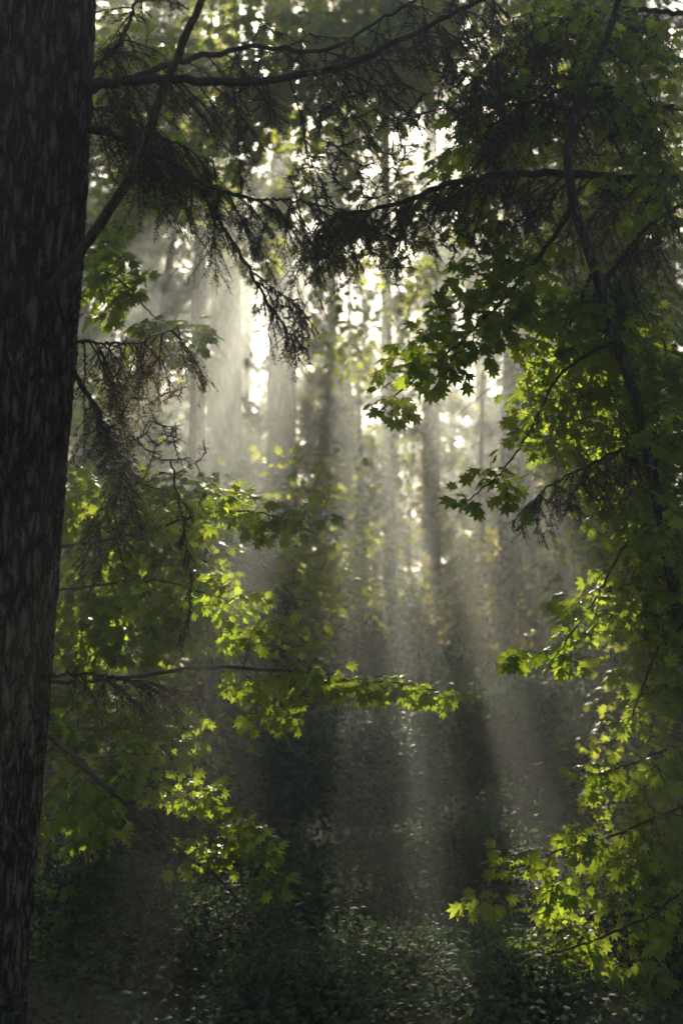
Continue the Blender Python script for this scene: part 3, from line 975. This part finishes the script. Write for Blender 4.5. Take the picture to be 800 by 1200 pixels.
# ---------- the maple rooted behind the fir: hazy layers of leaves on the left, one long limb to the middle
rng = np.random.default_rng(41)
bl = W(-30, 1190, 9.0)
bl[2] = float(gz(bl[0], 9.0)) - 0.1
ml = thing('maple_tree', bl, 'broad maple growing behind the fir trunk, pale hazy leaf layers and a long horizontal limb', 'tree')
tp = [bl, W(-20, 900, 9.0), W(5, 650, 9.0), W(20, 400, 9.1), W(50, 200, 9.2), W(80, 60, 9.3)]
v, f, axisL, radL = trunk_mesh(rng, tp, 0.08, 0.025, 14, 80, 0.05)
t = Acc()
t.add(v, f, 0, 0.5, True)
put(t, 'trunk', BARK_MAPLE, ml)
L(ml, rng, PA([(-12, 800, 9.0), (60, 800, 8.3), (140, 795, 7.8), (230, 783, 7.5), (320, 785, 7.4), (400, 795, 7.4), (480, 803, 7.4), (545, 818, 7.4)]), 0.014, 0.0025,
  [(350, 800, 70, 18, 7.4, 0.2, 40), (440, 802, 60, 13, 7.4, 0.15, 40), (515, 814, 36, 8, 7.4, 0.1, 24), (290, 800, 30, 16, 7.4, 0.15, 12), (320, 840, 40, 14, 7.4, 0.15, 16),
   (330, 745, 50, 22, 7.5, 0.2, 24)], 0.078, face=0.7, label='long nearly level limb with bright leaves at its end')
L(ml, rng, PA([(5, 640, 9.0), (80, 640, 8.4), (160, 625, 8.0), (230, 605, 7.7), (300, 600, 7.6), (370, 625, 7.6)]), 0.012, 0.0025,
  [(268, 590, 40, 18, 7.6, 0.2, 26), (330, 610, 60, 22, 7.6, 0.25, 34), (200, 610, 60, 24, 7.9, 0.3, 34)], 0.08, face=0.7)
L(ml, rng, PA([(2, 700, 9.0), (90, 690, 8.4), (170, 680, 8.0), (225, 690, 7.7), (268, 705, 7.6)]), 0.010, 0.0025,
  [(245, 678, 22, 12, 7.6, 0.1, 7), (255, 702, 30, 14, 7.6, 0.12, 12), (170, 690, 60, 24, 8.1, 0.3, 24), (270, 740, 40, 20, 7.6, 0.2, 12)], 0.088, face=0.9)
L(ml, rng, PA([(8, 600, 9.0), (70, 590, 9.2), (150, 640, 9.8), (220, 660, 10.2)]), 0.012, 0.003,
  [(110, 590, 60, 50, 9.2, 0.5, 90), (170, 650, 110, 50, 10.0, 0.7, 150), (120, 730, 90, 60, 9.8, 0.7, 120), (240, 720, 90, 50, 10.2, 0.7, 100), (210, 590, 90, 40, 10.0, 0.6, 80)], 0.10, face=0.6, lo=True)
L(ml, rng, PA([(28, 360, 9.1), (80, 320, 9.0), (130, 320, 9.0), (180, 370, 9.0), (220, 395, 9.0)]), 0.012, 0.003,
  [(128, 330, 42, 50, 9.0, 0.3, 56), (200, 395, 50, 28, 9.0, 0.25, 34), (120, 280, 36, 34, 9.2, 0.3, 24)], 0.10, face=0.7)
L(ml, rng, PA([(60, 160, 9.2), (120, 150, 9.3), (200, 190, 9.5), (260, 220, 9.6)]), 0.012, 0.003,
  [(200, 200, 80, 50, 9.6, 0.5, 70), (160, 80, 80, 60, 9.5, 0.5, 60)], 0.10, face=0.7, lo=True)
L(ml, rng, PA([(-10, 760, 9.0), (40, 840, 8.0), (90, 890, 7.3), (150, 945, 6.9), (215, 1000, 6.7), (262, 1035, 6.7), (305, 1090, 6.7)]), 0.018, 0.004,
  [(215, 930, 50, 18, 7.0, 0.2, 34), (160, 885, 26, 24, 7.0, 0.15, 20), (280, 985, 50, 30, 6.8, 0.2, 36), (320, 1030, 32, 12, 6.7, 0.12, 10), (240, 1000, 40, 24, 6.8, 0.2, 20), (110, 930, 60, 36, 7.2, 0.3, 40)], 0.078, face=0.7,
  label='dark limb slanting down to the right')
L(ml, rng, PA([(-22, 950, 9.0), (40, 960, 8.4), (90, 960, 8.0), (140, 950, 7.8)]), 0.010, 0.003,
  [(90, 850, 50, 50, 8.0, 0.4, 50), (90, 960, 60, 40, 8.0, 0.4, 50), (190, 860, 50, 40, 8.0, 0.4, 40)], 0.085, face=0.7)

# ---------- low maple saplings at the foot of the frame
def sapling(seed, px, Y, top_py, blobs, label, size=0.08, lean=0):
    rng = np.random.default_rng(seed)
    c = W(px, 1100, Y)
    b = np.array([c[0], Y, float(gz(c[0], Y)) - 0.05])
    root = thing('maple_sapling', b, label, 'sapling')
    top = W(px + lean, top_py, Y)
    v, f, ax, rd = trunk_mesh(rng, [b, (b + top) / 2 + rng.normal(0, 0.04, 3), top], 0.018, 0.006, 8, 24, 0.05)
    t = Acc()
    t.add(v, f, 0, 0.5, True)
    put(t, 'trunk', BARK_MAPLE, root)
    for b_ in blobs:
        e = W(b_[0], b_[1], b_[4])
        s = ax[np.argmin(np.linalg.norm(ax[8:] - e, axis=1)) + 8]
        L(root, rng, [s, (s + e) / 2 + np.array([0, 0, 0.06]), e], 0.006, 0.002, [b_], size, face=0.6, m=16)
    return root


sapling(51, 105, 7.6, 1040, [(70, 1125, 60, 36, 7.6, 0.3, 60), (130, 1110, 60, 26, 7.5, 0.3, 50), (120, 1170, 60, 36, 7.6, 0.3, 36), (50, 1060, 40, 40, 7.7, 0.3, 20)], 'leafy maple sapling in deep shade at the lower left corner')
sapling(52, 260, 9.0, 960, [(210, 1060, 50, 40, 9.0, 0.4, 40), (290, 1090, 50, 50, 9.0, 0.4, 40), (200, 1140, 60, 40, 9.0, 0.4, 36), (330, 1060, 40, 30, 9.0, 0.4, 24)], 'dim maple sapling right of the lower left corner beside a thin dark trunk')
sapling(53, 640, 8.2, 1000, [(600, 1090, 50, 40, 8.2, 0.3, 36), (690, 1060, 50, 60, 8.2, 0.4, 44), (660, 1160, 70, 50, 8.2, 0.4, 50), (580, 1170, 50, 30, 8.2, 0.3, 24)], 'maple sapling in the lower right, leaves lit only at the rims')
sapling(54, 770, 7.4, 900, [(770, 930, 40, 60, 7.5, 0.3, 22), (740, 1150, 70, 60, 7.4, 0.3, 30), (780, 1040, 40, 60, 7.5, 0.3, 22)], 'dark maple sapling filling the lower right corner')

# ---------- the trees of the middle distance and background
conifer(101, 330, 24, 0.62, 8.2, 22, 3.2, nudge=0, label='broad dark conifer trunk in mist left of centre, light shafts slanting across it', dens=112, n_limb=60)
conifer(102, 261, 27, 0.85, 8.6, 23, 3.4, nudge=0, label='thickest misty trunk, between the left maple leaves and the centre', dens=112, n_limb=60)
conifer(103, 457, 24, 0.26, 7.5, 22, 2.8, 'thin straight trunk at the very centre, black against the glow', dens=112, n_limb=60, lean=0.0, nudge=0)
conifer(104, 419, 30, 0.26, 5.0, 8.8, 1.3, 'slim ivy-wrapped trunk just left of the central thin trunk', dens=112, n_limb=60, ivy=4.0, nudge=0)
conifer(105, 678, 16.5, 0.80, 6.8, 20, 3.0, 'stout dark trunk on the right, its left side rimmed with golden ivy', dens=80, n_limb=46, ivy=5.5, lean=0.012)
conifer(106, 590, 20, 0.44, 12.5, 21, 2.8, 'pale grey smooth trunk showing sunlit near the top right', dens=70, n_limb=36, lean=0.055, bark=BARK_GREY)
conifer(107, 752, 22, 0.42, 5.0, 21, 3.0, 'faint grey trunk behind the maple leaves on the far right', dens=80, n_limb=50)
conifer(108, 246, 12.5, 0.24, 1.9, 3.3, 0.8, 'narrow dark trunk rising from the lower left shrubs', dens=70, n_limb=30, lean=0.005)
conifer(109, 504, 28, 0.42, 5.5, 22, 2.6, nudge=0, label='ivy-covered column of golden leaves right of the centre', dens=112, n_limb=60, ivy=8.0)
conifer(110, 556, 33, 0.40, 4.5, 22, 3.2, 'hazy conifer behind the bright gap right of centre', dens=112, n_limb=60, ivy=5, mat=SUNLIT_LICHEN)
conifer(111, 178, 31, 0.50, 3.0, 23, 3.6, 'blue-green conifer with low sweeping boughs behind the left maple', dens=120, n_limb=66)
conifer(118, 222, 19.5, 0.22, 4.6, 11.5, 1.7, 'dark bluish young conifer standing in front of the misty trunks at upper left', size=0.17, dens=150, n_limb=50, nudge=0)
conifer(112, 90, 33, 0.45, 3.0, 23, 3.6, 'shaded conifer showing just right of the big fir trunk', dens=112, n_limb=60)
conifer(113, 715, 30, 0.45, 3.5, 23, 3.6, 'conifer almost hidden behind the right maple leaves', dens=112, n_limb=60)
conifer(114, 393, 37, 0.36, 5.0, 23, 3.0, nudge=0, label='young hazy conifer glimpsed between the misty trunks', dens=112, n_limb=60)
conifer(115, 300, 40, 0.26, 4.5, 23, 3.4, 'pale distant conifer between the two broad misty trunks', dens=112, n_limb=60)
conifer(116, 640, 38, 0.26, 5.0, 23, 3.6, 'distant conifer right of the bright gap', dens=112, n_limb=60)
conifer(117, 480, 42, 0.24, 4.0, 23, 3.4, 'farthest central conifer, washed out by light', dens=112, n_limb=60)
# young understory hemlocks whose boughs fill the space below the tall crowns
conifer(121, 556, 24, 0.14, 1.0, 6.6, 1.5, 'young hemlock with layered pale boughs in the light right of centre', dens=110, n_limb=46, size=0.18, name='hemlock_tree', power=0.6, mat=SUNLIT_LICHEN)
conifer(122, 380, 27, 0.14, 0.9, 7.5, 1.8, 'young hemlock between the misty trunks at centre left', dens=100, n_limb=46, size=0.24, name='hemlock_tree', power=0.6, mat=SUNLIT_LICHEN)
conifer(123, 300, 31, 0.14, 1.6, 7.0, 2.0, 'young hemlock in mist behind the thickest trunk', dens=100, n_limb=46, size=0.24, name='hemlock_tree')
conifer(124, 150, 21, 0.13, 0.8, 6.0, 1.9, 'young hemlock behind the hazy left leaf layers', dens=100, n_limb=46, size=0.24, name='hemlock_tree')
conifer(125, 690, 25, 0.14, 1.4, 7.5, 2.1, 'young hemlock in shade right of the stout trunk', dens=100, n_limb=46, size=0.24, name='hemlock_tree')
conifer(126, 470, 34, 0.14, 2.0, 8.0, 2.2, 'small glowing hemlock behind the central thin trunk', dens=100, n_limb=46, size=0.24, name='hemlock_tree', mat=SUNLIT_LICHEN)
conifer(127, 610, 30, 0.14, 1.8, 8.0, 2.2, 'young hemlock behind the stout ivy trunk', dens=100, n_limb=46, size=0.24, name='hemlock_tree')


def at(px, Y):
    c = W(px, 800, Y)[0]
    return np.array([c, Y, float(gz(c, Y)) - 0.1])


bg_maple(131, [at(235, 17), W(225, 600, 17), W(232, 250, 17), W(250, 0, 17)], 0.055, 0.02,
         [(250, 60, 150, 90, 17, 1.2, 300), (330, 170, 90, 90, 17, 1.0, 190), (160, 150, 80, 100, 17, 1.0, 170), (330, 290, 60, 60, 17, 0.8, 40)], 'yellow-green maple crown high in the upper left behind the fir limbs', size=0.15)
bg_maple(154, [at(170, 23), W(172, 600, 23), W(200, 300, 23), W(260, 40, 23)], 0.12, 0.03,
         [(200, 60, 130, 110, 23, 1.3, 220), (330, 90, 110, 110, 23, 1.3, 200), (150, 230, 90, 80, 23, 1.2, 120), (290, 250, 80, 60, 23, 1.0, 80)], 'tall broadleaf tree making the dense leaf ceiling at upper left', size=0.17, spread=0.3)
bg_maple(155, [at(680, 22), W(676, 600, 22), W(650, 300, 22), W(620, 40, 22)], 0.12, 0.03,
         [(600, 60, 110, 110, 22, 1.3, 190), (660, 230, 100, 110, 22, 1.3, 170), (480, 30, 80, 60, 22, 1.2, 90)], 'tall broadleaf tree making the leaf ceiling right of the top sky gap', size=0.17, spread=0.3)
bg_maple(132, [at(622, 18.5), W(618, 600, 18.5), W(600, 250, 18.5), W(570, -40, 18.5)], 0.11, 0.03,
         [(540, 250, 100, 90, 18.5, 1.2, 130), (450, 290, 90, 80, 18.5, 1.0, 100), (560, 60, 120, 90, 18.5, 1.2, 140), (430, 80, 90, 90, 18.5, 1.0, 90), (430, 400, 50, 50, 18.5, 0.8, 30), (425, 38, 75, 50, 19, 0.7, 130)], 'maple crown across the upper middle, spangled with sky gaps', size=0.15)
bg_maple(133, [at(760, 14), W(755, 600, 14), W(735, 250, 14), W(720, 0, 14)], 0.09, 0.03,
         [(690, 130, 120, 140, 14, 1.0, 200), (740, 360, 90, 120, 14, 1.0, 150), (650, 330, 60, 80, 14, 0.8, 80)], 'dark maple crown crowding the upper right corner', size=0.13)
bg_maple(134, [at(60, 15), W(62, 700, 15), W(80, 400, 15)], 0.07, 0.02,
         [(130, 620, 110, 80, 15, 1.0, 150), (200, 740, 120, 70, 14.5, 1.0, 120), (110, 460, 80, 70, 15, 0.8, 50)], 'milky hazy maple in the mist on the left', size=0.12, spread=0.24)
bg_maple(135, [at(330, 13.5), W(332, 900, 13.5), W(345, 660, 13.5)], 0.05, 0.015,
         [(350, 690, 60, 60, 13.5, 0.6, 40), (310, 760, 60, 40, 13.5, 0.6, 30), (360, 560, 40, 30, 13.5, 0.5, 14)], 'slim understory maple left of centre in dusky light', size=0.11, spread=0.2)
bg_maple(136, [at(760, 11.5), W(762, 900, 11.5), W(770, 600, 11.5)], 0.05, 0.015,
         [(745, 690, 70, 110, 11.5, 0.6, 70), (760, 880, 60, 90, 11.5, 0.6, 60), (710, 540, 60, 60, 11.5, 0.6, 40)], 'shaded understory maple behind the right leaf curtain', size=0.10, spread=0.2)
bg_maple(137, [at(90, 12), W(95, 1000, 12), W(110, 820, 12)], 0.05, 0.015,
         [(110, 840, 90, 60, 12, 0.6, 60), (200, 850, 60, 60, 12, 0.6, 40), (110, 950, 90, 60, 12, 0.6, 60)], 'understory maple low on the left behind sunlit leaves', size=0.10, spread=0.2)

bg_maple(138, [at(415, 22), W(416, 700, 22), W(420, 560, 22)], 0.05, 0.015,
         [(415, 640, 50, 90, 22, 1.0, 70), (400, 770, 60, 60, 22, 1.0, 60), (440, 530, 40, 40, 22, 0.8, 24)], 'leafy understory tree between the central trunks, half lost in light', size=0.14, spread=0.26)
bg_maple(139, [at(545, 25), W(545, 700, 25), W(540, 560, 25)], 0.05, 0.015,
         [(550, 640, 60, 90, 25, 1.0, 80), (520, 780, 70, 70, 25, 1.0, 70), (560, 540, 50, 50, 25, 0.8, 40)], 'golden-green understory tree in the brightest light right of centre', size=0.15, spread=0.28)
bg_maple(140, [at(310, 23), W(310, 720, 23), W(305, 620, 23)], 0.05, 0.015,
         [(300, 700, 60, 70, 23, 1.0, 70), (330, 800, 70, 60, 23, 1.0, 60)], 'dim understory tree at the foot of the misty left trunks', size=0.14, spread=0.26)
bg_maple(141, [at(700, 20), W(700, 740, 20), W(700, 600, 20)], 0.05, 0.015,
         [(700, 660, 60, 110, 20, 1.0, 80), (690, 800, 70, 70, 20, 1.0, 60)], 'shaded understory tree right of the stout ivy trunk', size=0.13, spread=0.26)
bg_maple(142, [at(480, 31), W(480, 640, 31), W(485, 480, 31)], 0.06, 0.02,
         [(480, 560, 90, 80, 31, 1.2, 160), (420, 460, 60, 70, 31, 1.2, 100), (530, 460, 70, 70, 31, 1.2, 110), (470, 400, 50, 40, 31, 1.2, 50)], 'sunlit broadleaf tree far back in the centre', size=0.18, spread=0.36)
bg_maple(143, [at(250, 33), W(250, 640, 33), W(255, 480, 33)], 0.06, 0.02,
         [(250, 560, 110, 90, 33, 1.2, 120), (330, 500, 60, 70, 33, 1.2, 60)], 'pale broadleaf tree far back behind the left misty trunks', size=0.18, spread=0.36)
bg_maple(144, [at(640, 33), W(640, 640, 33), W(645, 480, 33)], 0.06, 0.02,
         [(640, 560, 110, 100, 33, 1.2, 120), (600, 450, 60, 60, 33, 1.2, 50)], 'broadleaf tree far back behind the stout ivy trunk', size=0.18, spread=0.36)

# a leafy thicket of young broadleaf trees that closes the view at mid distance
for q in [(145, 145, 19, 430, 150, 'leafy young tree of the thicket, behind the milky left maple'),
          (146, 222, 21, 520, 120, 'leafy young tree under the thickest misty trunk'),
          (147, 300, 20, 560, 120, 'leafy young tree under the broad misty trunk left of centre'),
          (148, 372, 19, 610, 110, 'dark bushy young tree left of the central light shafts'),
          (149, 440, 22, 690, 90, 'dim young tree with its top in the central light shafts'),
          (150, 520, 21, 690, 100, 'low bushy young tree under the golden ivy column'),
          (151, 592, 20, 600, 110, 'bushy young tree left of the stout ivy trunk, gold at the top'),
          (152, 665, 19.5, 480, 140, 'dark young tree directly behind the stout ivy trunk'),
          (153, 735, 18, 420, 150, 'tall shaded young tree of the thicket at the right')]:
    sd_, px, Y, top, n_, lab = q
    mid = (top + 860) / 2
    bg_maple(sd_, [at(px, Y), W(px, 760, Y), W(px + 6, top + 40, Y)], 0.045, 0.012,
             [(px, mid, 52, (860 - top) / 2, Y, 0.9, n_), (px, 800, 60, 80, Y, 0.9, 70), (px, top + 50, 34, 50, Y, 0.6, 24)], lab, size=0.12, spread=0.24, name='young_tree', mat=GOLD if 149 <= sd_ <= 152 else MAPLE_FAR)

# farther ranks that close the wood
far = 'conifers closing the far background'
k = 0
for px, Y in [(-260, 34), (-120, 30), (-40, 38), (40, 46), (140, 50), (230, 47), (345, 52), (430, 50), (530, 47), (600, 53), (690, 47), (790, 50), (850, 32), (930, 40), (1040, 34), (-180, 50), (980, 52)]:
    k += 1
    conifer(200 + k, px, Y, 0.30, 2.5, 23.8, 4.2, 'distant hazy conifer in the closed ranks far behind', dens=56, n_limb=66, lo=True, size=0.46, group=far)
# unseen trees beside and behind the viewpoint, added to shade the wood
k = 0
for x, y in [(-8, 3), (8.5, 2), (-6, -6), (6, -7), (0, -9), (-13, 10), (13, 11), (-14, 20), (14, 21), (-14, -4), (14, -5), (0, -16), (-9, -14), (9, -15)]:
    k += 1
    conifer(300 + k, 0, y, 0.45, 5.0, 20, 4.4, 'tall conifer added for shade around the viewpoint, outside the picture', dens=46, n_limb=56, lo=True, size=0.5, x=x, group='conifers around the viewpoint')

# ---------- shrubs on the forest floor
shrub(401, 430, 1160, 11.0, 230, 150, 'rounded mound of small leaves with bluish sky light painted in at the bottom centre', n=8000, size=0.05, mat=MOUND, lumps=9)
shrub(402, 400, 1200, 9.0, 230, 70, 'low leafy shrub on the bottom edge in front of the rounded mound', n=3000, size=0.05)
shrub(403, 560, 1090, 13.0, 150, 160, 'leafy shrub climbing the slope right of the rounded mound', n=4200, size=0.06)
shrub(404, 530, 1010, 16.0, 140, 140, 'dim shrub in the mist above the right-hand slope shrub', n=4200, size=0.07)
shrub(405, 330, 1030, 14.0, 130, 130, 'shaded shrub left of the foot of the central light shaft', n=3600, size=0.06)
shrub(406, 420, 960, 18.0, 120, 130, 'shrub standing in the central light shaft', n=4000, size=0.075)
shrub(407, 340, 930, 20.0, 120, 120, 'small far shrub under the broad misty trunk', n=3600, size=0.08)
shrub(408, 620, 1010, 15.0, 120, 110, 'dark shrub at the foot of the stout ivy trunk', n=3400, size=0.065)
shrub(409, 490, 930, 21.0, 120, 120, 'far shrub below the golden ivy column', n=3400, size=0.085)
shrub(410, 720, 1040, 13.0, 150, 160, 'shrub hidden in shade right of the stout trunk', n=3600, size=0.06)
shrub(411, 250, 1010, 16.0, 120, 120, 'shrub behind the narrow dark trunk', n=3400, size=0.07)
shrub(412, 140, 1080, 12.0, 170, 130, 'black-shadowed shrub in the lower left', n=3400, size=0.06)
shrub(413, 300, 1180, 9.5, 150, 90, 'dusky shrub on the bottom edge left of the rounded mound', n=3000, size=0.05)
shrub(414, 560, 1200, 9.5, 170, 80, 'shaded shrub on the bottom edge right of the rounded mound', n=3000, size=0.05)
shrub(415, 400, 870, 27.0, 110, 90, 'farthest shrub, between the central trunks', n=3400, size=0.10)
shrub(417, 200, 1210, 7.6, 260, 90, 'dark low shrub at the bottom left edge beside the fir', n=4500, size=0.04)
shrub(418, 480, 1230, 7.4, 300, 80, 'near shrub along the very bottom of the frame at its centre', n=5000, size=0.04)
shrub(419, 720, 1210, 7.8, 240, 110, 'dark shrub on the bottom right edge under the maple', n=4500, size=0.04)
shrub(420, 460, 1060, 14.5, 150, 110, 'shrub just above the rounded mound', n=4200, size=0.06)
shrub(421, 330, 1210, 6.5, 240, 110, 'nearest dark shrub, cut by the bottom edge left of centre', n=4500, size=0.035)
shrub(422, 600, 1210, 6.5, 240, 110, 'nearest dark shrub, cut by the bottom edge right of centre', n=4500, size=0.035)
shrub(423, 110, 1170, 7.9, 210, 120, 'leafy dark shrub hugging the foot of the big fir trunk', n=4200, size=0.045)
shrub(424, 190, 1060, 11.0, 200, 120, 'shaded shrub on the left behind the slanting dark limb', n=4200, size=0.055)
shrub(416, 580, 900, 23.0, 110, 100, 'misty shrub left of the stout trunk, far back', n=3400, size=0.09)

# low growth over the floor
rng = np.random.default_rng(500)
n = 110000
y = 5.6 + 34 * rng.random(n) ** 1.3
x = rng.uniform(-1, 1, n) * (2 + 0.33 * y)
P = np.stack([x, y, gz(x, y) + 0.02 + rng.random(n) ** 1.5 * 0.34 * (1 + 0.6 * np.sin(x * 3) * np.sin(y * 2.2))], 1)
gc = Acc()
gc.leaves(OVAL, P, rng.normal(size=P.shape) * np.array([1, 1, 0.4]), np.array([0, 0, 1.0]) + rng.normal(0, 0.4, P.shape), rng.uniform(0.025, 0.055, n) * (0.8 + y * 0.05), 0, rng.random(n))
o = gc.build('ground_cover', SHRUB)
o['kind'] = 'stuff'
